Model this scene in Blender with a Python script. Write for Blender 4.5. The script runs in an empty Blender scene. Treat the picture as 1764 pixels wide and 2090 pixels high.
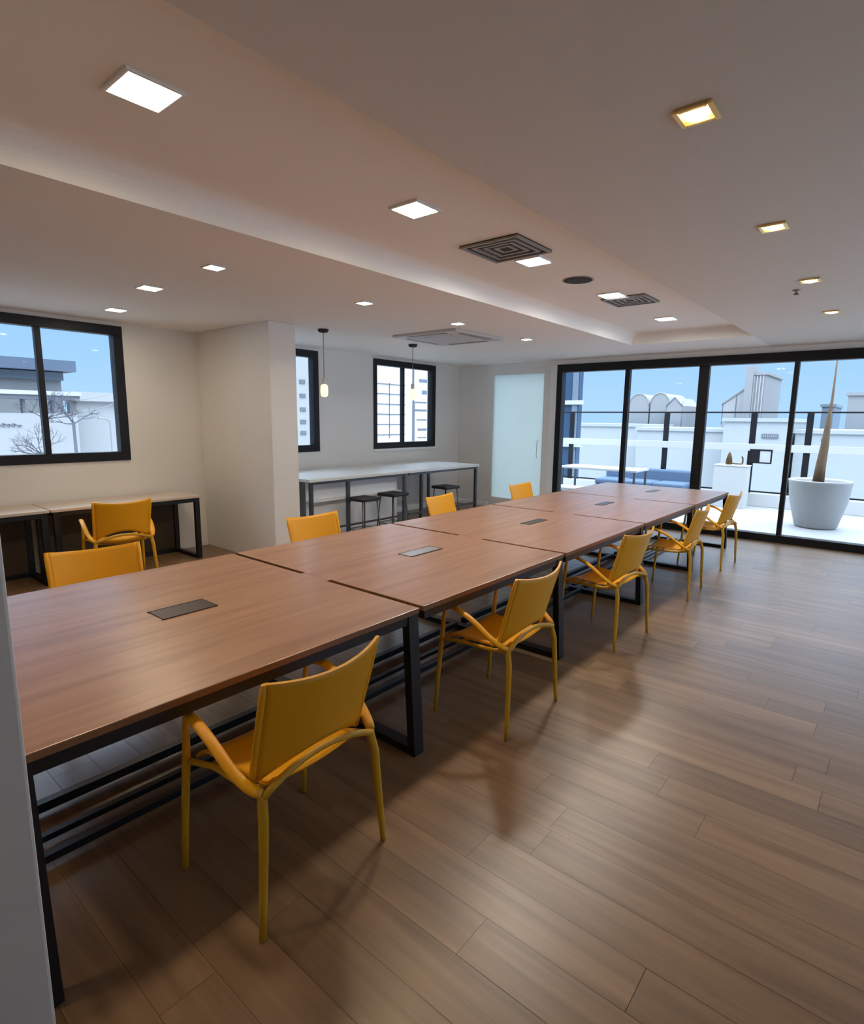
import bpy, bmesh, math, random
from mathutils import Vector, Matrix
random.seed(7)
S = bpy.context.scene
C = S.collection
PI = math.pi

# ------------------------------------------------------------------ materials
def new_mat(name):
    m = bpy.data.materials.new(name)
    m.use_nodes = True
    nt = m.node_tree
    return m, nt, nt.nodes['Principled BSDF']

def mat(name, col, rough=.5, metal=0., spec=.5, noise=0., nscale=8., bump=0., bscale=200., emit=None, estr=0.):
    m, nt, b = new_mat(name)
    b.inputs['Base Color'].default_value = (*col, 1)
    b.inputs['Roughness'].default_value = rough
    b.inputs['Metallic'].default_value = metal
    b.inputs['Specular IOR Level'].default_value = spec
    if emit:
        b.inputs['Emission Color'].default_value = (*emit, 1)
        b.inputs['Emission Strength'].default_value = estr
    if noise or bump:
        tc = nt.nodes.new('ShaderNodeTexCoord')
    if noise:
        n = nt.nodes.new('ShaderNodeTexNoise'); n.inputs['Scale'].default_value = nscale
        n.inputs['Detail'].default_value = 4
        r = nt.nodes.new('ShaderNodeMapRange')
        r.inputs['To Min'].default_value = 1 - noise; r.inputs['To Max'].default_value = 1 + noise
        mx = nt.nodes.new('ShaderNodeMix'); mx.data_type = 'RGBA'; mx.blend_type = 'MULTIPLY'
        mx.inputs['Factor'].default_value = 1
        mx.inputs['A'].default_value = (*col, 1)
        nt.links.new(tc.outputs['Object'], n.inputs['Vector'])
        nt.links.new(n.outputs['Fac'], r.inputs['Value'])
        nt.links.new(r.outputs['Result'], mx.inputs['B'])
        nt.links.new(mx.outputs['Result'], b.inputs['Base Color'])
    if bump:
        n2 = nt.nodes.new('ShaderNodeTexNoise'); n2.inputs['Scale'].default_value = bscale
        bp = nt.nodes.new('ShaderNodeBump'); bp.inputs['Strength'].default_value = bump
        bp.inputs['Distance'].default_value = .002
        nt.links.new(tc.outputs['Object'], n2.inputs['Vector'])
        nt.links.new(n2.outputs['Fac'], bp.inputs['Height'])
        nt.links.new(bp.outputs['Normal'], b.inputs['Normal'])
    return m

def wood_mat(name, c1, c2, c3, rough, stretch, attr=None, spec=.5, coat=0.):
    """grain runs along local X (stretch squeezes X); attr = per-plank tone attribute"""
    m, nt, b = new_mat(name)
    L = nt.links
    tc = nt.nodes.new('ShaderNodeTexCoord')
    mp = nt.nodes.new('ShaderNodeMapping'); mp.inputs['Scale'].default_value = stretch
    L.new(tc.outputs['Object'], mp.inputs['Vector'])
    src = mp.outputs['Vector']
    if attr:
        at = nt.nodes.new('ShaderNodeAttribute'); at.attribute_name = attr
        sc = nt.nodes.new('ShaderNodeVectorMath'); sc.operation = 'SCALE'; sc.inputs['Scale'].default_value = 37.
        L.new(at.outputs['Color'], sc.inputs[0])
        ad = nt.nodes.new('ShaderNodeVectorMath'); ad.operation = 'ADD'
        L.new(src, ad.inputs[0]); L.new(sc.outputs[0], ad.inputs[1])
        src = ad.outputs[0]
    n1 = nt.nodes.new('ShaderNodeTexNoise'); n1.inputs['Scale'].default_value = 1.; n1.inputs['Detail'].default_value = 5
    n1.inputs['Distortion'].default_value = .6
    n2 = nt.nodes.new('ShaderNodeTexNoise'); n2.inputs['Scale'].default_value = 5.; n2.inputs['Detail'].default_value = 3
    L.new(src, n1.inputs['Vector']); L.new(src, n2.inputs['Vector'])
    rp = nt.nodes.new('ShaderNodeValToRGB')
    e = rp.color_ramp.elements
    e[0].position = .3; e[0].color = (*c1, 1); e[1].position = .72; e[1].color = (*c3, 1)
    k = e.new(.5); k.color = (*c2, 1)
    L.new(n1.outputs['Fac'], rp.inputs['Fac'])
    r = nt.nodes.new('ShaderNodeMapRange'); r.inputs['To Min'].default_value = .86; r.inputs['To Max'].default_value = 1.14
    L.new(n2.outputs['Fac'], r.inputs['Value'])
    mx = nt.nodes.new('ShaderNodeMix'); mx.data_type = 'RGBA'; mx.blend_type = 'MULTIPLY'; mx.inputs['Factor'].default_value = 1
    L.new(rp.outputs['Color'], mx.inputs['A']); L.new(r.outputs['Result'], mx.inputs['B'])
    out = mx.outputs['Result']
    if attr:
        r2 = nt.nodes.new('ShaderNodeMapRange'); r2.inputs['To Min'].default_value = .80; r2.inputs['To Max'].default_value = 1.55
        L.new(at.outputs['Fac'], r2.inputs['Value'])
        m2 = nt.nodes.new('ShaderNodeMix'); m2.data_type = 'RGBA'; m2.blend_type = 'MULTIPLY'; m2.inputs['Factor'].default_value = 1
        L.new(out, m2.inputs['A']); L.new(r2.outputs['Result'], m2.inputs['B'])
        out = m2.outputs['Result']
    L.new(out, b.inputs['Base Color'])
    b.inputs['Roughness'].default_value = rough
    b.inputs['Specular IOR Level'].default_value = spec
    b.inputs['Coat Weight'].default_value = coat
    b.inputs['Coat Roughness'].default_value = rough * .7
    return m

def glass_mat(name, tint=(.95, .98, 1.), refl=.07):
    m = bpy.data.materials.new(name); m.use_nodes = True
    nt = m.node_tree; nt.nodes.clear()
    o = nt.nodes.new('ShaderNodeOutputMaterial')
    t = nt.nodes.new('ShaderNodeBsdfTransparent'); t.inputs['Color'].default_value = (*tint, 1)
    g = nt.nodes.new('ShaderNodeBsdfGlossy'); g.inputs['Roughness'].default_value = .02
    mx = nt.nodes.new('ShaderNodeMixShader')
    f = nt.nodes.new('ShaderNodeFresnel'); f.inputs['IOR'].default_value = 1.16
    nt.links.new(f.outputs[0], mx.inputs[0]); nt.links.new(t.outputs[0], mx.inputs[1]); nt.links.new(g.outputs[0], mx.inputs[2])
    nt.links.new(mx.outputs[0], o.inputs[0])
    return m

def frosted_mat(name):
    m = bpy.data.materials.new(name); m.use_nodes = True
    nt = m.node_tree; nt.nodes.clear()
    o = nt.nodes.new('ShaderNodeOutputMaterial')
    t = nt.nodes.new('ShaderNodeBsdfTranslucent'); t.inputs['Color'].default_value = (.90, .97, .95, 1)
    d = nt.nodes.new('ShaderNodeBsdfDiffuse'); d.inputs['Color'].default_value = (.66, .74, .74, 1)
    g = nt.nodes.new('ShaderNodeBsdfGlossy'); g.inputs['Roughness'].default_value = .12
    a = nt.nodes.new('ShaderNodeMixShader'); a.inputs[0].default_value = .5
    b = nt.nodes.new('ShaderNodeMixShader'); b.inputs[0].default_value = .06
    nt.links.new(t.outputs[0], a.inputs[1]); nt.links.new(d.outputs[0], a.inputs[2])
    nt.links.new(a.outputs[0], b.inputs[1]); nt.links.new(g.outputs[0], b.inputs[2])
    nt.links.new(b.outputs[0], o.inputs[0])
    return m

M = dict(
    wall=mat('wall_paint', (.80, .785, .76), .75, bump=.15, bscale=120),
    ceil=mat('ceiling_paint', (.88, .86, .83), .8, bump=.1, bscale=90),
    strip=mat('ceiling_strip_shade', (.74, .71, .67), .8, bump=.1, bscale=90),  # ceiling colour darkened: shade beside the recess is put into the strip
    black=mat('black_steel', (.012, .012, .015), .38, metal=.2, spec=.5, bump=.08, bscale=400),
    frame=mat('black_aluminium', (.008, .008, .011), .45, spec=.3),
    wood=wood_mat('table_wood', (.30, .142, .072), (.375, .19, .102), (.44, .235, .135), .32, (1.1, 13, 13), spec=1.0),
    edge=mat('table_edge', (.24, .115, .05), .5, noise=.2, nscale=30),
    floor=wood_mat('floor_planks', (.165, .094, .046), (.225, .134, .068), (.28, .172, .092), .34, (16, .9, 1), attr='tone', spec=.85),
    gap=mat('floor_gap', (.10, .065, .042), .7),
    yellow=mat('yellow_plastic', (.88, .41, .004), .42, noise=.04, nscale=5),
    yleg=mat('yellow_leg_plastic', (.66, .36, .012), .4, noise=.05, nscale=9),
    cable=mat('cable_cover_brown', (.045, .025, .018), .35),
    cable2=mat('cable_cover_aluminium', (.45, .43, .42), .3, metal=.6),
    desk=mat('desk_laminate', (.66, .56, .48), .4, noise=.05),
    panel=mat('desk_dark_panel', (.055, .036, .018), .6, noise=.1),
    bartop=mat('bar_white_top', (.80, .82, .82), .3),
    pale=mat('pale_panel', (.80, .83, .85), .45),
    white=mat('white_paint', (.82, .84, .84), .5),
    outwhite=mat('outdoor_white', (.50, .50, .50), .6),
    seatblk=mat('stool_black', (.015, .015, .017), .5),
    greyleg=mat('stool_grey_metal', (.10, .11, .12), .35, metal=.6),
    acgrey=mat('air_conditioner_panel', (.60, .60, .61), .55),
    dark=mat('dark_opening', (.03, .03, .03), .8),
    ventgrey=mat('vent_grey', (.30, .28, .26), .5),
    lampw=mat('lamp_warm', (1, 1, 1), .5, emit=(1., .78, .50), estr=84.),
    lampc=mat('lamp_cool', (1, 1, 1), .5, emit=(1., .94, .85), estr=190.),
    lampn=mat('lamp_neutral', (1, 1, 1), .5, emit=(1., .84, .62), estr=115.),
    lampy=mat('lamp_yellow', (1, 1, 1), .5, emit=(1., .66, .26), estr=24.),
    bulb=mat('pendant_bulb', (1, 1, 1), .4, emit=(1., .74, .36), estr=1.35),
    reflector=mat('brass_reflector', (.85, .62, .25), .3, metal=.6),
    glass=glass_mat('window_glass'),
    frosted=frosted_mat('frosted_glass'),
    deck=mat('terrace_paving', (.38, .385, .39), .55, noise=.05, nscale=3),
    bldw=mat('apartment_white', (.80, .78, .77), .8, noise=.03, nscale=.3),
    bld=mat('building_white', (.40, .395, .39), .8, noise=.03, nscale=.3),
    bldgrey=mat('building_grey', (.27, .27, .275), .8, noise=.05, nscale=.3),
    bldblue=mat('building_blue_grey', (.15, .185, .23), .7, noise=.05, nscale=.3),
    eave=mat('eave_blue_grey', (.09, .12, .17), .7, noise=.08, nscale=1),
    navy=mat('navy_glazing', (.035, .07, .13), .25),
    line=mat('facade_line_grey', (.16, .16, .18), .7),
    bark=mat('trunk_bark', (.16, .10, .06), .85, noise=.35, nscale=14, bump=.5, bscale=30),
    branch=mat('branch_grey_brown', (.10, .10, .12), .9, noise=.2),
    pot=mat('pot_grey_white', (.34, .34, .34), .6, noise=.03),
    soil=mat('potting_soil', (.06, .045, .03), .95, noise=.3, nscale=40),
    sofa=mat('sofa_blue_fabric', (.09, .14, .22), .9, noise=.06, nscale=20),
    bronze=mat('ornament_bronze', (.09, .045, .012), .45, metal=.5),
    street=mat('street_pale', (.36, .37, .38), .9, noise=.05, nscale=.1),
)

# ------------------------------------------------------------------ mesh helpers
class MB:
    def __init__(s): s.bm = bmesh.new()
    def box(s, a, b, bev=0., seg=2, mi=0):
        x0, y0, z0 = [min(p, q) for p, q in zip(a, b)]; x1, y1, z1 = [max(p, q) for p, q in zip(a, b)]
        v = [s.bm.verts.new(p) for p in ((x0,y0,z0),(x1,y0,z0),(x1,y1,z0),(x0,y1,z0),(x0,y0,z1),(x1,y0,z1),(x1,y1,z1),(x0,y1,z1))]
        fs = [s.bm.faces.new([v[i] for i in q]) for q in ((3,2,1,0),(4,5,6,7),(0,1,5,4),(1,2,6,5),(2,3,7,6),(3,0,4,7))]
        for f in fs: f.material_index = mi
        if bev:
            es = list({e for f in fs for e in f.edges})
            bmesh.ops.bevel(s.bm, geom=es, offset=bev, segments=seg, profile=.5, affect='EDGES', clamp_overlap=True)
        return s
    def prism(s, prof, axis, a, b, mi=0):
        """closed 2D profile extruded along axis from a to b; prof in the other two axes in order"""
        def P(u, v, t):
            return {'x': (t, u, v), 'y': (u, t, v), 'z': (u, v, t)}[axis]
        A = [s.bm.verts.new(P(u, v, a)) for u, v in prof]; B = [s.bm.verts.new(P(u, v, b)) for u, v in prof]
        n = len(prof)
        fs = [s.bm.faces.new(A), s.bm.faces.new(B)]
        for i in range(n): fs.append(s.bm.faces.new((A[i], A[(i+1) % n], B[(i+1) % n], B[i])))
        for f in fs: f.material_index = mi
        bmesh.ops.recalc_face_normals(s.bm, faces=fs)
        return s
    def tube(s, pts, r, n=10, flat=None, cap=True):
        """pts list, r scalar or list; flat=(wide factor, thin factor) elliptical section"""
        pts = [Vector(p) for p in pts]
        R = r if isinstance(r, (list, tuple)) else [r] * len(pts)
        rings = []; ref = None
        for i, p in enumerate(pts):
            t = (pts[min(i+1, len(pts)-1)] - pts[max(i-1, 0)]).normalized()
            if ref is None:
                ref = Vector((1, 0, 0)) if abs(t.x) < .9 else Vector((0, 1, 0))
            u = (ref - t * ref.dot(t)).normalized(); w = t.cross(u); ref = u
            a, b = flat or (1, 1)
            rings.append([s.bm.verts.new(p + u * (math.cos(2*PI*k/n) * R[i] * a) + w * (math.sin(2*PI*k/n) * R[i] * b)) for k in range(n)])
        for i in range(len(rings)-1):
            for k in range(n):
                f = s.bm.faces.new((rings[i][k], rings[i][(k+1) % n], rings[i+1][(k+1) % n], rings[i+1][k])); f.smooth = True
        if cap:
            s.bm.faces.new(rings[0][::-1]); s.bm.faces.new(rings[-1])
        return s
    def lathe(s, prof, n=32, c=(0, 0, 0), closed=True):
        rings = []
        for r, z in prof:
            rings.append([s.bm.verts.new((c[0] + r*math.cos(2*PI*k/n), c[1] + r*math.sin(2*PI*k/n), c[2] + z)) for k in range(n)])
        for i in range(len(rings)-1):
            for k in range(n):
                f = s.bm.faces.new((rings[i][k], rings[i][(k+1) % n], rings[i+1][(k+1) % n], rings[i+1][k])); f.smooth = True
        if closed:
            s.bm.faces.new(rings[0][::-1]); s.bm.faces.new(rings[-1])
        return s
    def sheet(s, P, nu, nv, thick):
        """thick curved shell from P(u,v) -> Vector, u,v in 0..1"""
        g = [[Vector(P(i/nu, j/nv)) for j in range(nv+1)] for i in range(nu+1)]
        def nrm(i, j):
            a = g[min(i+1, nu)][j] - g[max(i-1, 0)][j]; b = g[i][min(j+1, nv)] - g[i][max(j-1, 0)]
            return a.cross(b).normalized()
        A = [[s.bm.verts.new(g[i][j] + nrm(i, j)*thick*.5) for j in range(nv+1)] for i in range(nu+1)]
        B = [[s.bm.verts.new(g[i][j] - nrm(i, j)*thick*.5) for j in range(nv+1)] for i in range(nu+1)]
        for i in range(nu):
            for j in range(nv):
                s.bm.faces.new((A[i][j], A[i+1][j], A[i+1][j+1], A[i][j+1])).smooth = True
                s.bm.faces.new((B[i][j], B[i][j+1], B[i+1][j+1], B[i+1][j])).smooth = True
        for i in range(nu):
            s.bm.faces.new((A[i][0], B[i][0], B[i+1][0], A[i+1][0])); s.bm.faces.new((A[i][nv], A[i+1][nv], B[i+1][nv], B[i][nv]))
        for j in range(nv):
            s.bm.faces.new((A[0][j], A[0][j+1], B[0][j+1], B[0][j])); s.bm.faces.new((A[nu][j], B[nu][j], B[nu][j+1], A[nu][j+1]))
        return s
    def build(s, name, m, parent=None, label=None):
        me = bpy.data.meshes.new(name)
        bmesh.ops.recalc_face_normals(s.bm, faces=s.bm.faces[:])
        s.bm.to_mesh(me); s.bm.free()
        for q in (m if isinstance(m, (list, tuple)) else [m]): me.materials.append(q)
        o = bpy.data.objects.new(name, me); C.objects.link(o)
        if parent is not None: o.parent = parent
        if label: o['label'] = label
        return o

def tag(o, label, cat, group=None, kind=None):
    o['label'] = label; o['category'] = cat
    if group: o['group'] = group
    if kind: o['kind'] = kind
    return o
def thing(name, label, cat, loc=(0, 0, 0), rz=0., group=None, kind=None):
    o = bpy.data.objects.new(name, None); C.objects.link(o)
    o.location = loc; o.rotation_euler = (0, 0, rz); o.empty_display_size = .1
    return tag(o, label, cat, group, kind)
def struct(o, label, cat):
    return tag(o, label, cat, kind='structure')
def dup(root, loc, rz, label, group=None):
    r = root.copy(); C.objects.link(r); r.location = loc; r.rotation_euler = (0, 0, rz)
    r['label'] = label
    if group: r['group'] = group
    for ch in list(root.children):
        c = ch.copy(); C.objects.link(c); c.parent = r
        for g in list(ch.children):
            d = g.copy(); C.objects.link(d); d.parent = c
    return r
def box_obj(name, a, b, m, parent=None, bev=0., label=None):
    return MB().box(a, b, bev).build(name, m, parent, label)
def arc(p0, p1, p2, n=6):
    """quadratic bezier samples"""
    p0, p1, p2 = Vector(p0), Vector(p1), Vector(p2)
    return [(1-t)**2*p0 + 2*t*(1-t)*p1 + t*t*p2 for t in [i/n for i in range(n+1)]]
def path(pts, rad, n=5):
    """polyline with rounded corners"""
    P = [Vector(p) for p in pts]; out = [P[0]]
    for i in range(1, len(P)-1):
        a = (P[i-1]-P[i]); b = (P[i+1]-P[i]); r = min(rad, a.length*.45, b.length*.45)
        out += arc(P[i]+a.normalized()*r, P[i], P[i]+b.normalized()*r, n)
    out.append(P[-1]); return out

# ------------------------------------------------------------------ room
ZC, ZR = 2.687, 2.83           # ceiling, recess
YL, XF = 6.92, 9.12            # window wall, glazed end wall
X0, Y0 = -2.6, -2.6
RX1, RY0, RY1 = 7.86, 1.55, 3.02

# floor: one quad per plank, tone per plank, thin dark joints
def make_floor():
    bm = bmesh.new(); me = bpy.data.meshes.new('floor')
    lay = bm.loops.layers.float_color.new('tone')
    def quad(x0, y0, x1, y1, z, t, mi):
        vs = [bm.verts.new(p) for p in ((x0,y0,z),(x1,y0,z),(x1,y1,z),(x0,y1,z))]
        f = bm.faces.new(vs); f.material_index = mi
        for l in f.loops: l[lay] = (t, t*3.1 % 1, t*7.7 % 1, 1)
    W = .172; g = .0008
    rng = random.Random(11)
    x = X0 + .054; i = 0
    quad(X0, Y0, X0+.052, YL, 0, .4, 0)
    quad(X0-.2, Y0-.2, XF+.2, YL+.2, -.002, .5, 1)
    while x < XF:
        y = Y0 - rng.random()*1.3
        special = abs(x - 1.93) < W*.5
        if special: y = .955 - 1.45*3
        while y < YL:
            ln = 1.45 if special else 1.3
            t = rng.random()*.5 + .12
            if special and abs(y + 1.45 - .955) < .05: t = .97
            y0, y1 = max(y, Y0), min(y+ln, YL)
            if y1 > y0: quad(x+g, y0+g, min(x+W, XF)-g, y1-g, 0, t, 0)
            y += ln
        x += W; i += 1
    bm.to_mesh(me); bm.free()
    me.materials.append(M['floor']); me.materials.append(M['gap'])
    o = bpy.data.objects.new('floor', me); C.objects.link(o)
    return o
struct(make_floor(), 'brown wood plank floor of the whole room', 'floor')
struct(box_obj('floor_slab', (X0-.3, Y0-.3, -.25), (XF+.3, YL+.3, -.01), M['gap']), 'dark concrete slab under the plank floor', 'floor')

# ceiling with a long tray recess (rounded cove along its window side)
def make_ceiling():
    b = MB()
    H = .03
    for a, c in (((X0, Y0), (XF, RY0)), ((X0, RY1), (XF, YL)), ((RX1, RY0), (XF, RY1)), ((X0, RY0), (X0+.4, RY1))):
        b.box((a[0], a[1], ZC), (c[0], c[1], ZC+H), mi=1 if c[1] == RY0 else 0)  # strip beside the recess takes the painted-in shade
    x0 = X0 + .4
    # recess lid and plain sides
    b.box((x0-.03, RY0-.03, ZR), (RX1+.03, RY1+.1, ZR+.03))
    b.box((x0-.03, RY0-.03, ZC+H), (RX1, RY0, ZR)); b.box((RX1, RY0-.03, ZC+H), (RX1+.03, RY1, ZR)); b.box((x0-.03, RY0, ZC+H), (x0, RY1, ZR))
    # cove: profile in (y,z) extruded along x
    prof = [(RY1+.1, ZC+H), (RY1, ZC+H)]
    for k in range(9):
        t = k/8*PI/2
        prof.append((RY1 - .11*(1-math.cos(t)), ZC+H+.005 + (ZR-ZC-H-.005)*math.sin(t)))
    prof.append((RY1+.1, ZR))
    b.prism(prof, 'x', x0, RX1)
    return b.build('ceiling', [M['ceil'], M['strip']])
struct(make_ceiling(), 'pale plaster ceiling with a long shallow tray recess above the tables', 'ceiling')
struct(box_obj('roof_slab', (X0-.3, Y0-.3, ZR+.06), (XF+.32, YL+.3, ZR+.3), M['wall']), 'roof slab above the room', 'roof')

def wall_holes(name, axis, pos, thick, u0, u1, z0, z1, holes):
    """wall in plane axis=pos; holes (a,b,za,zb) sorted along u"""
    b = MB()
    def bx(ua, ub, za, zb):
        if ub - ua < 1e-4 or zb - za < 1e-4: return
        if axis == 'y': b.box((ua, pos, za), (ub, pos+thick, zb))
        else: b.box((pos, ua, za), (pos+thick, ub, zb))
    u = u0
    for a, c, za, zb in sorted(holes):
        bx(u, a, z0, z1); bx(a, c, z0, za); bx(a, c, zb, z1); u = c
    bx(u, u1, z0, z1)
    return b.build(name, M['wall'])

WA, WB, WC = (.42, 2.83), (3.98, 5.61), (6.77, 8.385)
ZB, ZT = 1.155, 2.645
struct(wall_holes('wall_left', 'y', YL, .2, X0-.2, XF+.2, 0, ZR+.06, [(*WA, ZB, ZT), (*WB, ZB, ZT), (*WC, ZB, ZT)]), 'grey white wall with three black framed windows', 'wall')
GY0, GY1 = -2.45, 4.77       # glazing
DY0, DY1 = 4.90, 6.16        # frosted door
struct(wall_holes('wall_far', 'x', XF, .2, Y0-.2, YL, 0, ZR+.06, [(GY0, GY1, 0, 2.61), (DY0, DY1, 0, 2.60)]), 'end wall holding the glazed doors and the frosted door', 'wall')
SX0, SX1 = 2.4, 8.7  # opening for the added glazing in the unseen right wall
struct(wall_holes('wall_right', 'y', Y0-.2, .2, X0-.2, XF, 0, ZR+.06, [(SX0, SX1, 0, 2.61)]), 'unseen right wall with an opening added for fill daylight', 'wall')
struct(box_obj('wall_back', (X0-.2, Y0, 0), (X0, YL, ZR+.06), M['wall']), 'plain wall behind the camera', 'wall')
struct(box_obj('pillar', (3.72, 5.40, 0), (4.07, YL, ZC), M['wall'], bev=.006), 'square grey white pillar standing against the window wall', 'pillar')
struct(box_obj('wall_stub', (-.30, 1.40, 0), (.309, 1.62, ZC-.0), M['wall'], bev=.008), 'grey wall end at the near end of the long table', 'wall')

# skirting
bbd = MB()
for a, c in ((X0, 3.72), (4.07, XF)): bbd.box((a, YL-.015, 0), (c, YL, .075), .004)
struct(bbd.build('baseboard_left', M['white']), 'white skirting board along the window wall', 'skirting')
struct(MB().box((XF-.015, DY1, 0), (XF, YL-.016, .075), .004).build('baseboard_far', M['white']), 'white skirting board beside the frosted door', 'skirting')

# windows in the long wall: frame, mullions, panes
def window(name, u0, u1, mulls, label, fw=.1, sill=False, bars=()):
    r = thing(name, label, 'window', (0, YL, 0), kind='structure')
    b = MB()
    b.box((u0, -.02, ZB), (u1, .10, ZB+fw), .004); b.box((u0, -.02, ZT-fw), (u1, .10, ZT), .004)
    b.box((u0, -.02, ZB+fw), (u0+fw*.75, .10, ZT-fw), .004); b.box((u1-fw, -.02, ZB+fw), (u1, .10, ZT-fw), .004)
    b.build('window_frame', M['frame'], r)
    ed = [u0+fw*.75] + [m for m in mulls] + [u1-fw]
    for m, w in [(m, .055) for m in mulls]:
        MB().box((m-w/2, .0, ZB+fw), (m+w/2, .07, ZT-fw), .003).build('mullion', M['frame'], r)
    for i in range(len(ed)-1):
        a = ed[i] + (.0275 if i else 0); c = ed[i+1] - (.0275 if i < len(ed)-2 else 0)
        MB().box((a, .035, ZB+fw), (c, .041, ZT-fw)).build('glass_pane', M['glass'], r)
    return r
window('window_1', *WA, (1.24, 2.015), 'wide black framed window above the white desks')
window('window_2', *WB, (4.80,), 'black framed window mostly hidden behind the pillar')
window('window_3', *WC, (7.515,), 'two pane black framed window above the white bar table')
struct(MB().box((WC[0]-.02, YL-.05, ZB-.045), (WC[1]+.02, YL+.02, ZB-.002), .006).build('trim_1', M['white']), 'white sill under the window above the bar table', 'window sill')

# glazed sliding doors in the end wall
def glazing():
    r = thing('window_4', 'full height black framed glass sliding doors opening on the terrace', 'glass doors', (XF, 0, 0), kind='structure')
    b = MB(); d0, d1 = -.03, .12
    b.box((d0, GY0, 0), (d1, GY1, .105), .004); b.box((d0, GY0, 2.48), (d1, GY1, 2.61), .004)
    b.box((d0, GY1-.10, .105), (d1, GY1, 2.48), .004); b.box((d0, GY0, .105), (d1, GY0+.1, 2.48), .004)
    b.build('door_frame', M['frame'], r)
    ms = [(3.545, .075), (2.40, .14), (1.24, .06), (.06, .07), (-1.12, .14)]
    for y, w in ms: MB().box((.0, y-w/2, .105), (.09, y+w/2, 2.48), .003).build('door_stile', M['frame'], r)
    ed = [GY1-.1] + [y for y, w in ms] + [GY0+.1]; hw = [0] + [w/2 for y, w in ms] + [0]
    for i in range(len(ed)-1):
        MB().box((.04, ed[i+1]+hw[i+1], .105), (.048, ed[i]-hw[i], 2.48)).build('glass_pane', M['glass'], r)
    MB().box((-.018, 2.365, .95), (.0, 2.435, 1.25), .004).build('door_handle', M['frame'], r)
    return r
glazing()
def fill_glazing():  # glazing added out of view to let in fill daylight
    r = thing('fill_window', 'full height black framed side glazing, added out of view for fill daylight', 'glass doors', (0, Y0-.2, 0), kind='structure')
    b = MB()
    b.box((SX0, .03, 0), (SX1, .18, .105), .004); b.box((SX0, .03, 2.48), (SX1, .18, 2.61), .004)
    b.box((SX0, .03, .105), (SX0+.1, .18, 2.48), .004); b.box((SX1-.1, .03, .105), (SX1, .18, 2.48), .004)
    b.build('door_frame', M['frame'], r)
    n = 5; q = (SX1-SX0-.2)/n
    for k in range(1, n): MB().box((SX0+.1+q*k-.035, .06, .105), (SX0+.1+q*k+.035, .15, 2.48), .003).build('door_stile', M['frame'], r)
    for k in range(n): MB().box((SX0+.1+q*k+(.035 if k else 0), .10, .105), (SX0+.1+q*(k+1)-(.035 if k < n-1 else 0), .108, 2.48)).build('glass_pane', M['glass'], r)
fill_glazing()
struct(MB().box((XF-.02, GY1, 0), (XF+.12, GY1+.13, 2.60), .004).build('trim_2', M['white']), 'white post between the frosted door and the glass doors', 'trim')
def frosted_door():
    r = thing('door_1', 'frosted pale turquoise glass door beside the terrace doors', 'door', (XF, 0, 0), kind='structure')
    b = MB()
    b.box((.0, DY0, 2.49), (.06, DY1, 2.60), .003); b.box((.0, DY0, 0), (.06, DY1, .19), .003)
    b.box((.0, DY0, .19), (.06, DY0+.13, 2.49), .003); b.box((.0, DY1-.07, .19), (.06, DY1, 2.49), .003)
    b.build('door_frame', M['wall'], r)
    MB().box((.02, DY0+.13, .19), (.035, DY1-.07, 2.49)).build('frosted_pane', M['frosted'], r)
    MB().tube(path([(.0, DY0+.2, 1.0), (-.05, DY0+.2, 1.0), (-.05, DY0+.2, 1.3), (.0, DY0+.2, 1.3)], .02), .008).build('door_handle', M['white'], r)
frosted_door()

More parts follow.
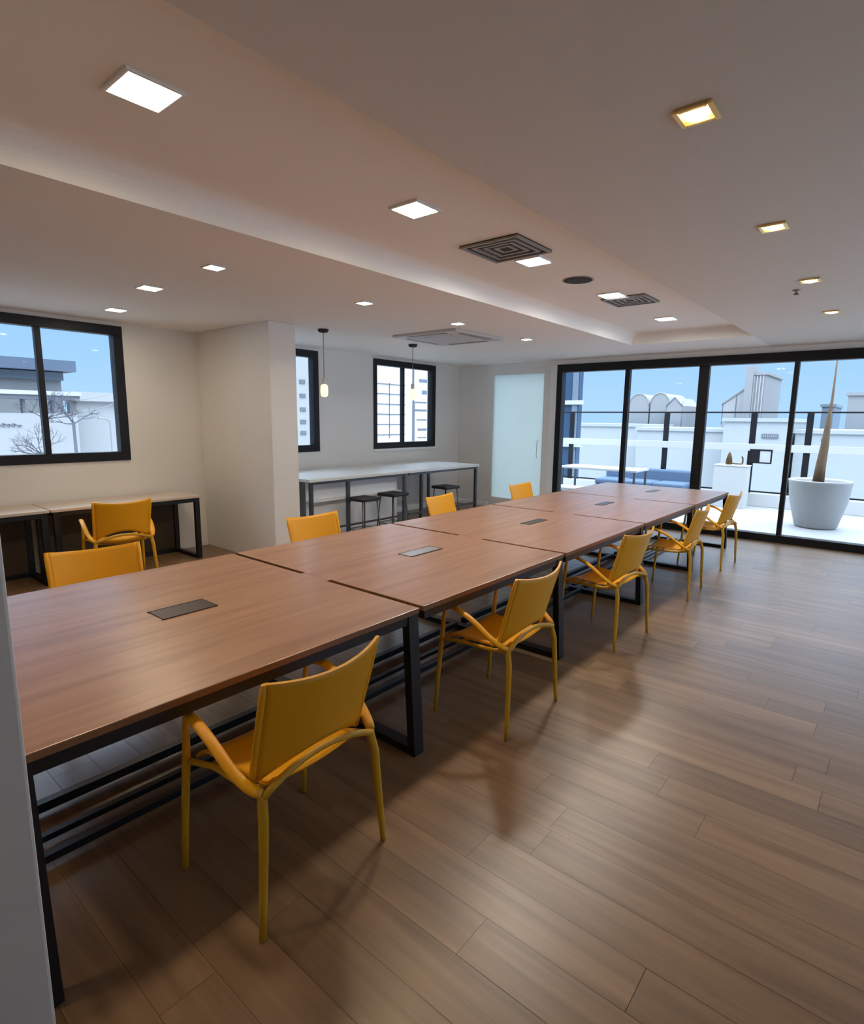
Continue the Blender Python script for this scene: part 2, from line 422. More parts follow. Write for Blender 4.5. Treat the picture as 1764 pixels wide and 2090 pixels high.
# ------------------------------------------------------------------ the long row of work tables
TXS = (.40, 2.025, 3.555, 5.135, 6.715, 8.29)
TY0, TY1, TH = 1.74, 3.42, .75
GRP_T = 'wooden work tables joined end to end'
def loop_frame(x, name, parent, fy0, fy1, h, w=.06, d=.045, splay=.07):
    """closed rectangular steel tube frame in the plane x, feet slightly splayed"""
    b = MB()
    for s, y, f in ((-1, fy0, fy0-splay), (1, fy1, fy1+splay*.3)):
        pr = [(f-d/2, 0), (f+d/2, 0), (y+d/2, h), (y-d/2, h)]
        b.prism(pr, 'x', x-w/2, x+w/2)
    b.box((x-w/2, fy0-splay+d/2, 0), (x+w/2, fy1+splay*.3-d/2, .04)); b.box((x-w/2, fy0, h-.045), (x+w/2, fy1, h))
    return b.build(name, M['black'], parent)
def table(i, label, cover):
    x0 = TXS[i]; g = .015
    ext = -.07 if i == 0 else 0.
    r = thing('work_table', label, 'table', (x0, TY0, 0), group=GRP_T)
    L, D = TXS[i+1]-TXS[i], TY1-TY0
    b = MB()
    b.box((g+ext, 0, TH-.028), (L-g, D, TH), .004)
    if i < 4: b.box((L-g-.01, .70, TH-.027), (L-.0005, .93, TH-.0006))
    if i > 0: b.box((.0005, .70, TH-.027), (g+.01, .93, TH-.0006))
    top = b.build('tabletop', [M['wood'], M['edge']], r)
    for f in top.data.polygons:
        if abs(f.normal.z) < .5: f.material_index = 1
    z0, z1 = TH-.075, TH-.028
    for ya in (.012, D/2-.02, D-.05): MB().box((g+.02+ext, ya, z0), (L-g-.02, ya+.038, z1), .003).build('apron', M['black'], r)
    loop_frame(L-.052, 'leg_frame', r, .03, D-.03, TH-.028, w=.068, splay=.045)
    if i == 0: loop_frame(-.03, 'leg_frame', r, .03, D-.03, TH-.028, w=.05)
    # low rails and cable tray along the middle of the table
    xa = .0 if i == 0 else .012
    for ya, yb, za, zb in ((.53, .56, .02, .05), (.86, .90, .02, .06), (.66, .69, .02, .045)):
        MB().box((xa, ya, za), (L-.088, yb, zb)).build('floor_rail', M['black'], r)
    if cover:
        (u0, u1, v0, v1), m = cover
        cv = MB().box((u0, v0, TH), (u1, v1, TH+.004), .0015).build('cable_cover', M[m], r)
        MB().box((u0-.006, v0-.006, TH), (u1+.006, v0, TH+.005)).box((u0-.006, v1, TH), (u1+.006, v1+.006, TH+.005)).box((u1, v0-.006, TH), (u1+.006, v1+.006, TH+.005)).build('rim', M['cable'], cv)
    return r
table(0, 'wooden work table nearest the camera, brown cable cover in its top', ((.71, .97, .76, .90), 'cable'))
table(1, 'second wooden work table of the row, aluminium cable cover in its top', ((.73, 1.05, .72, .83), 'cable2'))
table(2, 'middle wooden work table of the row, dark cable slot in its top', ((.78, 1.10, .74, .82), 'cable'))
table(3, 'fourth wooden work table of the row, counted from the camera', ((.78, 1.08, .74, .82), 'cable'))
table(4, 'farthest wooden work table of the row, next to the glass doors', ((.78, 1.08, .74, .82), 'cable'))

# ------------------------------------------------------------------ yellow chairs
GRP_C = 'yellow plastic armchairs'
def make_chair(label):
    r = thing('plastic_armchair', label, 'chair', group=GRP_C)
    # seat: dished shell, front (+y) rolled down
    def P(u, v):
        x = (u-.5)*(.43 - .05*(1-v)); y = -.20 + .43*v
        z = .452 - .022*math.sin(PI*min(1, v*1.1))*(1-(2*u-1)**2*.6) + .018*(2*u-1)**2
        if v > .8: z -= .05*((v-.8)/.2)**2
        if v < .12: z += .03*((.12-v)/.12)**2
        return (x, y, z)
    MB().sheet(P, 16, 16, .011).build('seat', M['yellow'], r)
    # backrest: concave shell, arched lower edge, flared top corners
    def Q(u, v):
        t = 2*u-1
        w = .232 + .012*v
        lo = .565 - .085*t*t; hi = .845 + .022*t*t
        z = lo + (hi-lo)*v
        y = -.205 - .10*((z-.5)/.36) + .055*t*t
        return (w*t, y, z)
    bk = MB().sheet(Q, 20, 14, .010).build('backrest', M['yellow'], r)
    for s in (-1, 1):
        e = [Vector(Q(.5+.5*s, v/8)) + Vector((s*.004, 0, 0)) for v in range(9)]
        MB().tube(e, [.011]*8+[.008], 8, flat=(1.3, .8)).build('side_rim', M['yellow'], bk)
    # tubes: rear leg flows into the joint behind the seat, arm rises forward from it
    for s in (-1, 1):
        J = (s*.245, -.215, .485)
        MB().tube([(s*.285, -.245, .002), (s*.275, -.240, .12), (s*.262, -.235, .28), (s*.254, -.230, .40), (s*.246, -.216, .46), J],
                  [.0105, .0125, .0145, .0155, .0155, .014], 10, flat=(1.15, .95)).build('leg', M['yleg'], r)
        MB().tube([(s*.28, .235, .002), (s*.277, .225, .15), (s*.272, .212, .32), (s*.268, .20, .46), (s*.268, .192, .56), (s*.27, .18, .640)],
                  [.0105, .012, .0135, .014, .012, .010], 10, flat=(1.1, .95)).build('leg', M['yleg'], r)
        ar = arc(J, (s*.285, -.17, .50), (s*.292, -.06, .585), 6) + arc((s*.292, -.06, .585), (s*.296, .03, .645), (s*.288, .12, .652), 5)[1:] + [(s*.272, .185, .64)]
        MB().tube(ar, [.013]+[.016]*(len(ar)-2)+[.012], 10, flat=(1.35, .75)).build('armrest', M['yellow'], r)
        MB().tube([(s*.246, -.212, .470), (s*.225, -.10, .445), (s*.225, .10, .440), (s*.268, .198, .445)], .011, 8).build('side_rail', M['yleg'], r)
    # arched rail joining the two rear joints under the backrest, and the seat crossbars
    am = [(x, -.222 + .012*(1-(x/.245)**2), .475 + .05*(1-(x/.245)**2)) for x in [-.245 + .49*k/12 for k in range(13)]]
    MB().tube(am, .0125, 10, flat=(1., 1.)).build('back_rail', M['yleg'], r)
    MB().tube([(-.225, .12, .43), (0, .12, .415), (.225, .12, .43)], .009, 8).tube([(-.225, -.12, .443), (0, -.12, .428), (.225, -.12, .443)], .009, 8).build('seat_support', M['yleg'], r)
    return r
ch = make_chair('yellow plastic armchair nearest the camera, tucked under the first wooden table')
ch.location = (1.148, 1.665, 0); ch.rotation_euler = (0, 0, math.radians(2))
near = [((2.645, 1.69), 1, 'second yellow plastic armchair from the camera, tucked under the second wooden table'),
        ((4.16, 1.69), -4, 'third yellow plastic armchair from the camera, tucked under the middle wooden table'),
        ((5.74, 1.67), 3, 'yellow plastic armchair tucked under the fourth wooden table, second from the glass doors'),
        ((7.20, 1.69), -3, 'yellow plastic armchair at the farthest wooden table, right before the glass doors')]
for (x, y), a, l in near: dup(ch, (x, y, 0), math.radians(a), l, GRP_C)
farc = [((1.245, 3.50), 172, 'yellow plastic armchair across the first wooden table, only its backrest top showing'),
        ((2.945, 3.50), 178, 'yellow plastic armchair across the table in front of the pillar, backrest top showing'),
        ((4.69, 3.52), 186, 'yellow plastic armchair across the middle table, backrest top showing before the bar table'),
        ((6.28, 3.50), 180, 'yellow plastic armchair across the far table, a sliver showing before the frosted door')]
for (x, y), a, l in farc: dup(ch, (x, y, 0), math.radians(a), l, GRP_C)
dup(ch, (2.255, 5.93, 0), math.radians(-8), 'yellow plastic armchair pulled up to the white wall desk under the window', GRP_C)

# ------------------------------------------------------------------ wall desks under the first window
GRP_D = 'white desks under the window'
def wall_desk(x0, x1, label):
    L = x1-x0; D = YL-.025-6.30
    r = thing('wall_desk', label, 'desk', (x0, 6.30, 0), group=GRP_D)
    MB().box((.004, 0, .722), (L-.004, D, .75), .004).build('desktop', M['desk'], r)
    for x in (.05, L-.05):
        b = MB()
        for y in (.03, D-.03): b.box((x-.027, y-.022, 0), (x+.027, y+.022, .722))
        b.box((x-.027, .052, 0), (x+.027, D-.052, .04)); b.box((x-.027, .052, .68), (x+.027, D-.052, .722))
        b.build('leg_frame', M['black'], r)
    for ya in (.012, D-.05): MB().box((.077, ya, .675), (L-.077, ya+.038, .722), .003).build('apron', M['black'], r)
    MB().box((.077, D-.04, .02), (L-.085 if x1 > 3 else L-.077, D-.022, .675)).build('modesty_panel', M['panel'], r)
    MB().box((.077, D-.075, .0), (L-.077, D-.04, .045)).build('floor_rail', M['black'], r)
    return r
wall_desk(1.80, 3.34, 'white topped wall desk next to the pillar, a yellow armchair pulled up to it')
wall_desk(.25, 1.795, 'white topped wall desk farther from the pillar, cut by the picture edge')

# ------------------------------------------------------------------ bar tables and stools below the third window
BH = .90
def bar_table(x0, x1, y0, y1, label, posts, panel, m):
    L, D = x1-x0, y1-y0
    r = thing('bar_table', label, 'bar table', (x0, y0, 0), group='white bar tables by the window wall')
    MB().box((0, 0, BH-.04), (L, D, BH), .005).build('tabletop', M[m], r)
    for px, py in posts:
        MB().box((px-.022, py-.022, 0), (px+.022, py+.022, BH-.04), .002).build('leg', M['greyleg'], r)
    a, c = posts[0][0]+.022, posts[-1][0]-.022
    for ya in (.03, D-.055): MB().box((.03, ya, BH-.075), (L-.03, ya+.025, BH-.04)).build('apron', M['greyleg'], r)
    MB().box((.05, .035, .215), (L-.04, .06, .24)).build('foot_rail', M['greyleg'], r)
    if panel:
        MB().box((.10, .20, .05), (L-.05, .215, BH-.042)).build('back_panel', M['pale'], r)
        MB().box((.10, .085, .585), (L-.05, .199, .605), .003).build('shelf', M['pale'], r)
    return r
bar_table(4.42, 6.27, 5.66, 6.86, 'white bar table with slim grey legs, end nearest the pillar', [(.06, .05), (.68, .05), (1.80, .05), (.06, 1.12), (1.80, 1.12)], True, 'bartop')
bar_table(6.275, 8.10, 5.66, 6.86, 'white bar table with slim grey legs, end nearest the frosted door', [(.34, .05), (1.78, .05), (.34, 1.12), (1.78, 1.12)], False, 'bartop')
def make_stool(label):
    r = thing('bar_stool', label, 'stool', group='stools at the bar tables')
    MB().box((-.17, -.16, .585), (.17, .16, .63), .018, 3).build('seat', M['seatblk'], r)
    for sx in (-1, 1):
        for sy in (-1, 1):
            MB().tube([(sx*.175, sy*.165, .0), (sx*.13, sy*.12, .59)], .009, 8).build('leg', M['greyleg'], r)
    f = .162
    MB().tube([(-f, -f+.012, .2), (f, -f+.012, .2), (f, f-.012, .2), (-f, f-.012, .2), (-f, -f+.012, .2)], .007, 6, cap=False).build('foot_ring', M['greyleg'], r)
    return r
st = make_stool('black seated bar stool on the pillar side, between the first bar table legs')
st.location = (5.16, 5.47, 0)
dup(st, (5.78, 5.52, 0), .06, 'black seated bar stool in the middle of the bar tables')
dup(st, (6.98, 5.52, 0), -.05, 'black seated bar stool before the bar table end near the frosted door')

# ------------------------------------------------------------------ ceiling fittings
def panel_light(x, y, z, s, m, label, group):
    dp = .013 if z == ZR else .009
    r = thing('square_downlight', label, 'ceiling light', (x, y, z), group=group)
    h = s/2; b = MB()
    for q in (((-h-.014, -h-.014), (h+.014, -h)), ((-h-.014, h), (h+.014, h+.014)), ((-h-.014, -h), (-h, h)), ((h, -h), (h+.014, h))):
        b.box((q[0][0], q[0][1], -dp), (q[1][0], q[1][1], 0), .002)
    b.build('trim_ring', M['white'], r)
    MB().box((-h, -h, -.006), (h, h, 0)).build('diffuser', m, r)
    return r
g1 = 'square lights in the ceiling recess'
for x, l in ((1.07, 'large glowing square light in the recess, nearest the camera'), (2.555, 'second glowing square light in the recess from the camera'),
             (3.885, 'glowing square light in the recess touching the square air vent'), (5.33, 'glowing light in the recess beside the far dark vent'),
             (6.88, 'last glowing light at the far end of the recess'), (-.40, 'glowing square light in the recess above the camera')):
    panel_light(x, 2.27, ZR, .185, M['lampw' if x < 3 else 'lampc'], l, g1)
g2 = 'small lights over the desks and bar'
for x, y, l in ((2.215, 3.83, 'small ceiling light over the first tables on the window side, nearest the recess'), (2.23, 4.85, 'small ceiling light in the middle between recess and window'),
                (2.46, 6.10, 'small ceiling light close to the top of the wide window'), (3.69, 3.88, 'small ceiling light above the pillar, beside the recess'),
                (5.06, 3.87, 'small ceiling light just before the ceiling air conditioner'), (6.53, 3.88, 'tiny far ceiling light past the air conditioner')):
    panel_light(x, y, ZC, .145 if x < 2.5 and y > 4 else .105, M['lampn'], l, g2)
def downlight(x, y, label):
    r = thing('downlight', label, 'ceiling light', (x, y, ZC), group='yellow downlights in the bare ceiling strip')
    h, k = .046, .064; b = MB()
    b.box((-k, -k, -.012), (k, -h, 0), .003).box((-k, h, -.012), (k, k, 0), .003).box((-k, -h, -.012), (-h, h, 0), .003).box((h, -h, -.012), (k, h, 0), .003)
    b.build('trim_ring', M['reflector'], r)
    MB().lathe([(.043, -.004), (.037, -.012), (.022, -.018), (.005, -.02)], 20).build('lamp', M['lampy'], r)
    return r
for x, l in ((2.17, 'yellow downlight nearest the camera in the bare ceiling strip'), (3.60, 'second yellow downlight from the camera in the bare ceiling strip'),
             (5.06, 'third yellow downlight from the camera, beside the little sprinkler'), (6.56, 'farthest downlight of the bare ceiling strip, close to the glass doors')):
    downlight(x, .665, l)
def diffuser_vent(x, y, s, label):
    r = thing('air_vent', label, 'air vent', (x, y, ZR), group='square air vents in the recess')
    h = s/2; b = MB()
    for k in range(4):
        a = h - k*h*.24; c = a - h*.10; z = -.018 + .003*k
        b.box((-a, -a, z), (a, -c, z+.012)).box((-a, c, z), (a, a, z+.012)).box((-a, -c, z), (-c, c, z+.012)).box((c, -c, z), (a, c, z+.012))
    b.build('louver_frame', M['ventgrey'], r)
    MB().box((-h, -h, -.003), (h, h, 0)).build('dark_opening', M['dark'], r)
    return r
diffuser_vent(3.50, 2.27, .46, 'dark square louvred air vent in the recess, nearer the camera')
diffuser_vent(5.66, 2.22, .42, 'dark square louvred air vent at the far end of the recess')
sp = thing('ceiling_speaker', 'small dark round speaker grille in the recess between the two vents', 'speaker', (4.62, 2.27, ZR))
MB().lathe([(.115, 0), (.115, -.008), (.10, -.012)], 28).build('grille', M['dark'], sp)
MB().lathe([(.128, 0), (.128, -.006), (.1155, -.006), (.1155, 0)], 28, closed=False).build('trim_ring', M['ventgrey'], sp)
sk = thing('ceiling_sprinkler', 'tiny dark sprinkler head hanging from the bare ceiling strip', 'sprinkler', (5.37, .79, ZC))
MB().lathe([(.028, 0), (.028, -.006), (.010, -.010), (.010, -.03)], 16).build('body', M['ventgrey'], sk)
MB().lathe([(.018, -.034), (.018, -.030), (.004, -.030)], 16).build('deflector', M['dark'], sk)
ac = thing('ceiling_air_conditioner', 'flat grey cassette air conditioner set in the ceiling above the bar', 'air conditioner', (5.80, 4.58, ZC))
b = MB(); h = .50
b.box((-h, -h, -.028), (h, h, 0), .010)
b.build('panel', M['acgrey'], ac)
for k in range(4):
    o = MB().box((-.30, -.45, -.034), (.30, -.385, -.026), .003).build('louver', M['ventgrey'], ac); o.rotation_euler = (0, 0, k*PI/2)
gr = MB().box((-.31, -.31, -.032), (.31, .31, -.026), .003)
for k in range(11): gr.box((-.29, -.285+k*.052, -.036), (.29, -.262+k*.052, -.031))
gr.build('intake_grille', M['acgrey'], ac)

def pendant(x, y, zb, label):
    r = thing('pendant_lamp', label, 'pendant lamp', (x, y, ZC), group='bulb pendants over the bar tables')
    MB().lathe([(.062, 0), (.062, -.018), (.05, -.034), (.012, -.04)], 24).build('ceiling_rose', M['dark'], r)
    d = zb - ZC
    MB().tube([(0, 0, -.035), (0, 0, d+.20)], .0045, 8).build('cord', M['ventgrey'], r)
    MB().lathe([(.008, d+.225), (.024, d+.215), (.026, d+.15), (.02, d+.145)], 20).build('socket', M['acgrey'], r)
    MB().lathe([(.02, d+.148), (.042, d+.13), (.046, d+.06), (.040, d+.012), (.022, d)], 24).build('bulb', M['bulb'], r)
    return r
pendant(4.47, 5.40, 1.91, 'pendant lamp with glowing bulb on a long cord beside the pillar')
pendant(6.095, 5.44, 1.93, 'thin pendant lamp hanging before the window above the bar table')

# ------------------------------------------------------------------ terrace
struct(box_obj('terrace_floor', (XF+.2, -7, -.25), (13.4, 11, -.012), M['deck']), 'pale paved terrace outside the glass doors', 'terrace')
gx = 13.0
gd = thing('terrace_guardrail', 'glass guardrail with black posts and white band around the terrace', 'guardrail', (gx, 0, 0))
MB().box((-.06, -6.9, -.012), (.06, 10.9, .25), .01).build('kerb', M['outwhite'], gd)
MB().box((-.02, -6.9, 1.855), (.02, 10.9, 1.885), .004).build('top_rail', M['frame'], gd)
MB().box((-.045, -6.9, 1.10), (-.02, 10.9, 1.245), .004).build('white_band', M['outwhite'], gd)
MB().box((-.015, -6.9, .27), (.015, 10.9, .30), .003).build('bottom_rail', M['frame'], gd)
for y in (-1.9, -.35, 1.45, 2.40, 4.10, 6.35, 8.6): MB().box((-.02, y-.055, .25), (.025, y+.055, 1.855), .004).build('post', M['frame'], gd)
MB().box((-.003, -6.9, .30), (.003, 10.9, 1.855)).build('glass_panel', M['glass'], gd)

pt = thing('planter_pot', 'big tapered grey white planter pot outside the glass doors', 'planter', (11.05, 1.0, -.012))
MB().lathe([(.27, 0), (.30, .03), (.405, .45), (.435, .73), (.445, .765), (.425, .775), (.40, .74), (.385, .66)], 48).build('pot', M['pot'], pt)
MB().lathe([(.384, .655), (.384, .70), (.06, .705)], 40).build('soil', M['soil'], pt)
tr = thing('slender_tree', 'brown trunk tapering to a thin spear, rising from the white planter pot', 'tree', (11.05, 1.0, .694))
MB().tube([(0, .03, 0), (0, .02, .3), (0, 0, .62), (0, -.01, 1.0), (0, -.025, 1.35), (0, -.03, 2.4)], [.085, .072, .058, .036, .018, .007], 14).build('trunk', M['bark'], tr)
for k in range(5):
    z = .12 + .17*k; rr = .082 - .011*k
    MB().tube([(rr*.5*math.cos(2.4*k), rr*.5*math.sin(2.4*k)+.02, z), (rr*1.15*math.cos(2.4*k), rr*1.15*math.sin(2.4*k)+.02, z+.10)], [.012, .004], 6).build('leaf_stub', M['bark'], tr)

tb = thing('terrace_table', 'long white outdoor table with thin legs behind the frosted door end', 'table', (11.2, 4.72, -.012))
MB().box((-.35, -.80, .70), (.35, .82, .745), .012).build('tabletop', M['outwhite'], tb)
for sx in (-.31, .31):
    for sy in (-.75, .77): MB().box((sx-.018, sy-.018, 0), (sx+.018, sy+.018, .70)).build('leg', M['greyleg'], tb)
sf = thing('terrace_sofa', 'low blue outdoor sofa on the terrace beyond the long table', 'sofa', (12.30, 4.30, -.012))
MB().box((-.40, -.95, .06), (.40, .95, .30), .04, 3).build('base', M['sofa'], sf)
for y in (-.63, 0, .63): MB().box((-.36, y-.305, .30), (.28, y+.305, .43), .045, 3).build('seat_cushion', M['sofa'], sf)
MB().box((.27, -.95, .30), (.42, .95, .66), .05, 3).build('backrest', M['sofa'], sf)
for sx in (-.34, .34):
    for sy in (-.88, .88): MB().box((sx-.025, sy-.025, 0), (sx+.025, sy+.025, .06)).build('foot', M['greyleg'], sf)
bn = thing('terrace_bench', 'low white bench on the terrace near the frosted door', 'bench', (10.1, 4.75, -.012))
MB().box((-.22, -.85, .36), (.22, .85, .42), .012).build('seat', M['outwhite'], bn)
for sy in (-.7, .7): MB().box((-.18, sy-.03, 0), (.18, sy+.03, .36), .004).build('leg', M['outwhite'], bn)
pl = thing('ornament_plinth', 'white plinth by the guardrail carrying the bronze ornament', 'plinth', (12.55, 2.62, -.012))
MB().box((-.16, -.30, 0), (.16, .30, .82), .006).build('block', M['outwhite'], pl)
MB().box((-.17, -.31, .82), (.17, .31, .845), .004).build('cap', M['outwhite'], pl)
orn = thing('bronze_ornament', 'small dark bronze ornament with a hook, standing on the white plinth', 'ornament', (12.55, 2.62, .833))
MB().lathe([(.05, 0), (.062, .03), (.052, .12), (.03, .20), (.016, .245), (.004, .25)], 18, c=(0, .07, 0)).build('body', M['bronze'], orn)
MB().tube(arc((0, .04, .03), (0, -.06, .015), (0, -.17, .022), 8) + arc((0, -.17, .02), (0, -.19, .14), (0, -.15, .17), 6)[1:], .014, 10).build('hook', M['bronze'], orn)
bx = thing('wall_frame_box', 'small black square frame fixed to the guardrail post', 'frame', (12.955, 2.13, .99))
b = MB(); b.box((-.02, -.12, -.13), (.0, -.095, .15)).box((-.02, .095, -.13), (.0, .28, .15)).box((-.02, -.095, .12), (.0, .095, .15)).box((-.02, -.095, -.13), (.0, .095, -.105))
b.build('frame', M['frame'], bx)
MB().box((-.012, -.095, -.105), (-.004, .095, .12)).build('plate', M['outwhite'], bx)

# ------------------------------------------------------------------ the town beyond
struct(box_obj('street_ground', (-160, -300, -14), (420, 320, -13.5), M['street']), 'pale streets far below the terrace', 'ground')
def building(name, label, a, c, m, cat='building', group='pale buildings beyond the windows', extra=None):
    x0, y0, z0 = a; x1, y1, z1 = c
    r = thing(name, label, cat, ((x0+x1)/2, (y0+y1)/2, -13.5), group=group)
    cx, cy = (x0+x1)/2, (y0+y1)/2
    r['o'] = (cx, cy)
    MB().box((x0-cx, y0-cy, 0), (x1-cx, y1-cy, z1+13.5)).build('wall', m, r)
    MB().box((x0-cx-.15, y0-cy-.15, z1+13.5), (x1-cx+.15, y1-cy+.15, z1+13.5+.25)).build('roof', m, r)
    return r
def addbox(r, name, a, c, m):
    cx, cy = r['o']
    return MB().box((a[0]-cx, a[1]-cy, a[2]+13.5), (c[0]-cx, c[1]-cy, c[2]+13.5)).build(name, m, r)

# apartment block behind window 3: front with floor joints, side corner with pipe and windows
ap = building('apartment_block', 'white apartment block with grey floor lines filling the window above the bar', (17.9, 22, -13), (31, 34, 8), M['bldw'])
for z in (3.52, 3.0, 2.45, 1.91, 1.37, .80, -.4, -2.0): addbox(ap, 'floor_joint', (18.0, 21.95, z-.022), (24.0, 22.02, z+.022), M['line'])
addbox(ap, 'wall_joint', (22.72, 21.96, .6), (22.76, 22.02, 3.6), M['line'])
addbox(ap, 'drain_pipe', (24.62, 21.9, -2), (24.74, 22.02, 2.66), M['line']); addbox(ap, 'drain_pipe', (24.65, 21.93, 2.66), (24.71, 22.02, 4.6), M['line'])
for x0, x1, z, h in ((25.2, 25.9, 3.86, .13), (25.45, 25.9, 3.2, .16), (24.74, 26.0, 2.62, .05), (24.74, 26.0, 2.17, .08), (25.0, 26.0, 1.62, .05), (25.1, 25.95, 1.06, .09), (25.1, 25.9, .6, .04)):
    w = addbox(ap, 'window', (x0, 21.97, z-h*.7), (x1, 22.02, z+h*.7), M['bldblue' if h > .1 else 'line'])
tw = building('balcony_block', 'white building with small dark windows in the window beside the pillar', (14.6, 22.3, -13), (17.75, 34, 5.2), M['bld'])
for z in (3.35, 2.70, 2.06, 1.48, .95):
    for x in (15.6, 16.3, 17.12): addbox(tw, 'window', (x-.16, 22.26, z-.09), (x+.16, 22.32, z+.09), M['line'])

# house behind window 1
hs = building('house', 'blue grey house with a broad dark eave outside the wide window', (-3, 19.0, -13), (6.0, 26, 2.86), M['bldgrey'], 'house')
addbox(hs, 'eave', (-3.4, 18.5, 2.88), (6.26, 26.2, 3.18), M['eave']); addbox(hs, 'fascia', (-3.1, 18.85, 2.64), (6.03, 19.02, 2.88), M['bldblue'])
for x in (1.0, 3.0): addbox(hs, 'window', (x, 18.95, 1.0), (x+.8, 19.02, 2.0), M['bldblue'])
gw = thing('garden_wall', 'white boundary wall with dark underside outside the wide window', 'wall', (3.0, 17.0, -13.5))
MB().box((-5.5, .1, 0), (2.72, .4, 15.2)).build('wall', M['bld'], gw)
MB().box((-5.6, -.05, 15.66), (2.80, .5, 15.76)).build('coping', M['outwhite'], gw)
MB().box((-5.5, .0, 15.55), (2.78, .45, 15.66)).build('beam', M['line'], gw)
for x in (-4.2, -2.2, -.3, 1.55, 2.2, 2.6): MB().box((x-.03, .15, 15.2), (x+.03, .35, 15.55)).build('post', M['line'], gw)
scr = MB(); rr = random.Random(5)
for k in range(12):
    x = .2 + k*.105; hh = rr.uniform(.03, .09)
    scr.box((x, .075, 14.86), (x+.05, .10, 14.86+hh)); scr.box((x+.03, .075, 14.86+hh*.5), (x+.09, .10, 14.86+hh*.5+.022))
scr.build('painted_scribble', M['line'], gw)
pw = building('white_annex', 'plain white wall of a low annex outside the wide window', (5.92, 17.7, -13), (9.8, 18.25, 2.05), M['bld'])
pole = thing('utility_pole', 'thin tall utility pole seen through the wide window', 'pole', (6.72, 16.6, -13.5))
MB().tube([(0, 0, 0), (.02, 0, 10), (.0, 0, 14.5), (.10, 0, 16.55)], .022, 8).build('pole', M['ventgrey'], pole)
MB().tube([(.10, 0, 16.55), (.13, 0, 16.72)], [.035, .02], 8).build('pole_head', M['line'], pole)
for i in range(2): MB().tube(arc((.05, 0, 15.95-.3*i), (-.5, 0, 15.6-.3*i), (-1.2, 0, 15.55-.3*i), 8), .008, 5).build('wire', M['ventgrey'], pole)
pole2 = thing('street_lamp', 'short thin lamp post against the annex outside the wide window', 'lamp post', (6.40, 16.8, -13.5))
MB().tube(path([(0, 0, 0), (0, 0, 15.05), (-.30, 0, 15.10)], .1), .018, 8).build('pole', M['ventgrey'], pole2)

def bare_tree(x, y, z0, top, label, seed, spread):
    r = thing('bare_tree', label, 'tree', (x, y, z0), group='bare trees outside the wide window')
    rg = random.Random(seed); t = MB(); h = top-z0
    t.tube([(0, 0, 0), (.05, 0, h*.5), (0, 0, h-.75)], [.10, .07, .035], 8); t.build('trunk', M['branch'], r)
    bb = MB()
    def grow(p, d, l, rad, n):
        q = p + d*l; bb.tube([p, (p+q)/2 + Vector((rg.uniform(-1, 1), 0, rg.uniform(-1, 1)))*l*.08, q], [rad, rad*.8, rad*.55], 5)
        if n:
            for _ in range(3):
                nd = (d + Vector((rg.uniform(-1, 1), rg.uniform(-.5, .5), rg.uniform(-.5, .8)))*spread).normalized()
                grow(p + d*l*rg.uniform(.5, 1), nd, l*.68, rad*.55, n-1)
    for _ in range(6): grow(Vector((0, 0, h-.8)), Vector((rg.uniform(-1, 1), rg.uniform(-.6, .6), rg.uniform(.0, .9))).normalized(), .38, .014, 3)
    bb.build('branches', M['branch'], r)
bare_tree(4.55, 15.6, -13.5, 2.35, 'dark bare tree before the house, left of the window mullion', 3, .9)
bare_tree(5.15, 15.7, -13.5, 2.25, 'thin bare tree before the house corner, right of the window mullion', 8, .9)
bare_tree(4.35, 15.4, -13.5, 1.55, 'low bare tree in front of the white boundary wall', 12, 1.0)

# skyline through the glass doors
nv = building('navy_block', 'dark blue glazed block rising behind the terrace at the frosted door end', (15.9, 7.60, -13), (16.15, 8.25, 5.5), M['navy'])
for z in (2.2, .95): addbox(nv, 'white_ledge', (15.8, 7.45, z-.06), (15.92, 8.3, z+.06), M['outwhite'])
addbox(nv, 'window_bay', (15.84, 7.62, -.6), (15.92, 7.78, 5.2), M['bldblue'])
wb = building('white_block', 'bright white block edge left of the dark blue glazed block', (16.2, 8.62, -13), (18, 11, 6.0), M['bld'])
def slab_tower(label, y0, y1, z, m='bldgrey', x=60, d=8, name='tower_block'):
    return building(name, label, (x, y0, -13), (x+d, y1, z), M[m])
t1 = slab_tower('tall pale grey tower standing above the guardrail in the middle', 10.45, 11.65, 6.0)
addbox(t1, 'lift_shaft', (59.7, 11.45, -13), (62, 12.1, 6.85), M['bldgrey'])
for k in range(4): addbox(t1, 'rib', (59.9, 10.6+k*.25, -13), (60.0, 10.68+k*.25, 5.95), M['bld'])
rp = thing('sloped_roof_hall', 'pale hall with a sloping roof beside the tall grey tower', 'building', (61, 0, -13.5), group='pale buildings beyond the windows')
MB().prism([(14.1, 0), (12.2, 0), (12.2, 18.35), (14.1, 16.9)], 'x', 0, 5).build('wall', M['bld'], rp)
MB().box((-.05, 12.92, 15), (.02, 12.98, 17.75)).box((-.05, 14.06, 15), (.02, 14.12, 16.9)).build('wall_joint', M['line'], rp)
MB().prism([(14.2, 16.85), (14.2, 17.0), (12.2, 18.5), (12.2, 18.35)], 'x', -.1, 5.1).build('roof', M['bldgrey'], rp)
def vaulted(name, label, yc, hw, zt, x=60):
    r = thing(name, label, 'building', (x, yc, -13.5), group='pale buildings beyond the windows')
    base = zt - hw*1.15
    pr = [(-hw, 0), (hw, 0)] + [(hw*math.cos(PI*k/14), base+13.5 + hw*1.15*math.sin(PI*k/14)) for k in range(15)]
    MB().prism(pr, 'x', 0, 6).build('wall', M['bldgrey'], r)
    rim = [(-.03, hw*math.cos(PI*k/14), base+13.5 + hw*1.15*math.sin(PI*k/14)) for k in range(15)]
    MB().tube(rim, .05, 6).build('arch_rim', M['ventgrey'], r)
vaulted('vaulted_hall', 'pale vaulted hall with arched roof left of its twin', 21.9, 1.05, 4.5)
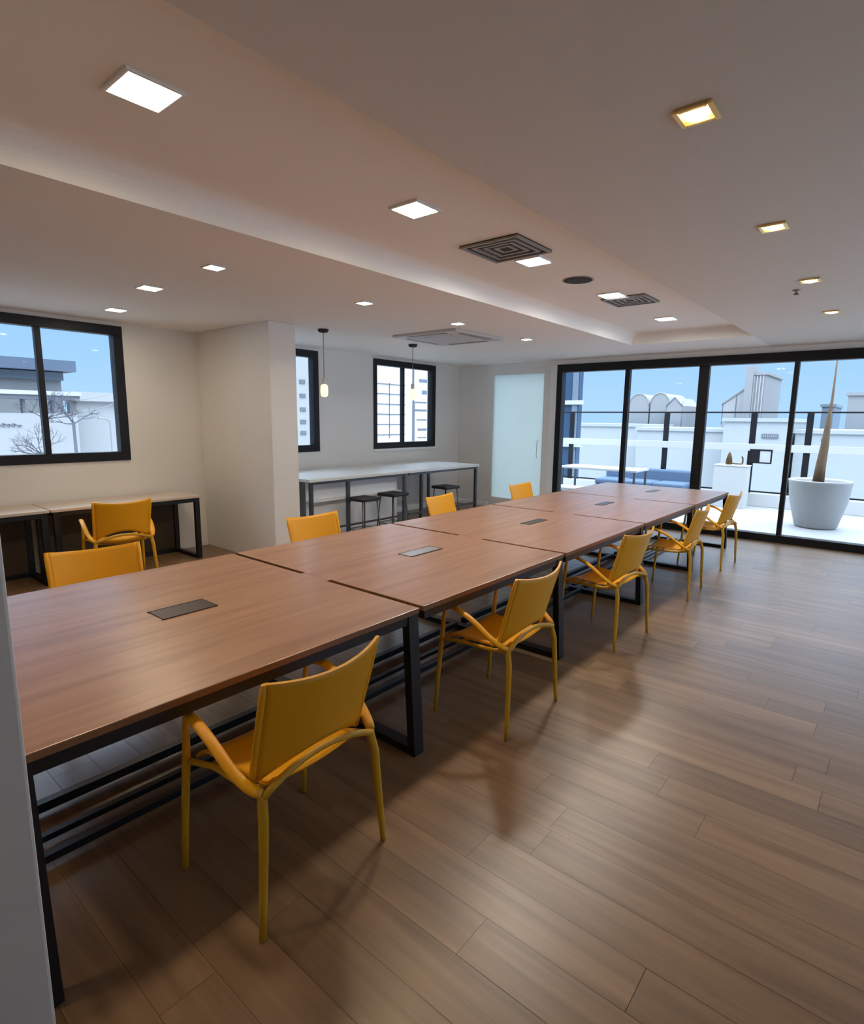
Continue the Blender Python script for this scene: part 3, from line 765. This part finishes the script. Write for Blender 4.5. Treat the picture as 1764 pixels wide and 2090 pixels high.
vaulted('vaulted_hall', 'pale vaulted hall with arched roof next to the pointed gable', 19.75, .95, 4.55)
gb = thing('gabled_house', 'pale house with a pointed gable next to the vaulted halls', 'building', (59, 18.0, -13.5), group='pale buildings beyond the windows')
MB().prism([(-.75, 0), (.75, 0), (.75, 16.75), (0, 17.55), (-.75, 16.75)], 'x', 0, 6).build('wall', M['bldgrey'], gb)
MB().tube([(-.04, -.78, 16.7), (-.04, 0, 17.58), (-.04, .78, 16.7)], .05, 6).build('gable_rim', M['line'], gb)
for y in (-.78, .78): MB().tube([(-.04, y, 14), (-.04, y, 17.1)], .035, 6).build('corner_post', M['line'], gb)
slab_tower('small blue grey block above the guardrail between the thin frames', 5.95, 6.95, 3.35, 'bldblue', 70)
slab_tower('pale blue block at the picture edge beyond the terrace', 1.0, 4.05, 3.95, 'bldgrey', 58)
lw = slab_tower('low white building with a dark sign, seen through the guardrail', 6.2, 10.2, 1.75, 'bld', 45, 9, 'low_building')
addbox(lw, 'sign_board', (44.93, 6.75, .62), (45.0, 7.75, .92), M['line'])
for k in range(7): addbox(lw, 'sign_mark', (44.9, 6.84+k*.125, .70), (44.94, 6.91+k*.125, .84), M['bldgrey'])
for k in range(3): addbox(lw, 'aerial', (44.96, 7.1+k*.9, 1.7), (45.0, 7.12+k*.9, 2.4), M['line'])
slab_tower('wide white building low behind the guardrail, in front of the grey tower', 10.4, 17.5, .95, 'bld', 48, 9, 'low_building')
slab_tower('wide white building low behind the guardrail, under the vaulted halls', 17.8, 27.0, 1.2, 'bld', 50, 8, 'low_building')
slab_tower('wide white building low behind the planter pot', -8, 5.9, 1.0, 'bld', 46, 9, 'low_building')

# ------------------------------------------------------------------ daylight
w = bpy.data.worlds.new('sky'); S.world = w; w.use_nodes = True
nt = w.node_tree; bg = nt.nodes['Background']
tc = nt.nodes.new('ShaderNodeTexCoord'); sx = nt.nodes.new('ShaderNodeSeparateXYZ'); rp_ = nt.nodes.new('ShaderNodeValToRGB')
nt.links.new(tc.outputs['Generated'], sx.inputs[0]); nt.links.new(sx.outputs['Z'], rp_.inputs['Fac'])
e = rp_.color_ramp.elements
e[0].position = 0.; e[0].color = (.46, .69, .96, 1); e[1].position = 1.; e[1].color = (5.2, 5.9, 6.7, 1)
k = e.new(.12); k.color = (.36, .62, .96, 1)
k = e.new(.27); k.color = (.42, .66, .98, 1)
k = e.new(.5); k.color = (2.9, 3.5, 4.3, 1)
nt.links.new(rp_.outputs['Color'], bg.inputs['Color']); bg.inputs['Strength'].default_value = 1.12
sl = bpy.data.lights.new('soft_sun', 'SUN'); sl.energy = .6; sl.angle = math.radians(25); sl.color = (1, .97, .93)
so = bpy.data.objects.new('soft_sun', sl); C.objects.link(so)
so.rotation_euler = Vector((.62, .45, -.75)).to_track_quat('-Z', 'Y').to_euler()

# ------------------------------------------------------------------ camera
f_px, cpitch, cyaw, croll = 1155.19, .1624, .6928, .0114
F = Vector((math.cos(cyaw)*math.cos(cpitch), math.sin(cyaw)*math.cos(cpitch), -math.sin(cpitch)))
R = Vector((math.sin(cyaw), -math.cos(cyaw), 0)); U = R.cross(F)
R2 = R*math.cos(croll) + U*math.sin(croll); U2 = -R*math.sin(croll) + U*math.cos(croll)
cam = bpy.data.cameras.new('camera'); co = bpy.data.objects.new('camera', cam); C.objects.link(co)
co.matrix_world = Matrix(((R2.x, U2.x, -F.x, 0), (R2.y, U2.y, -F.y, 0), (R2.z, U2.z, -F.z, 1.661), (0, 0, 0, 1)))
cam.sensor_fit = 'HORIZONTAL'; cam.sensor_width = 36.; cam.lens = 36.*f_px/1764.
cam.clip_start = .05; cam.clip_end = 1000
S.camera = co
vs = S.view_settings
vs.view_transform = 'Standard'; vs.look = 'None'; vs.gamma = 1; vs.use_curve_mapping = False; vs.exposure = 0.
S.display_settings.display_device = 'sRGB'
S.cycles.use_denoising = True
S.cycles.max_bounces = 10; S.cycles.diffuse_bounces = 6; S.cycles.transparent_max_bounces = 16
S.cycles.sample_clamp_indirect = 6.
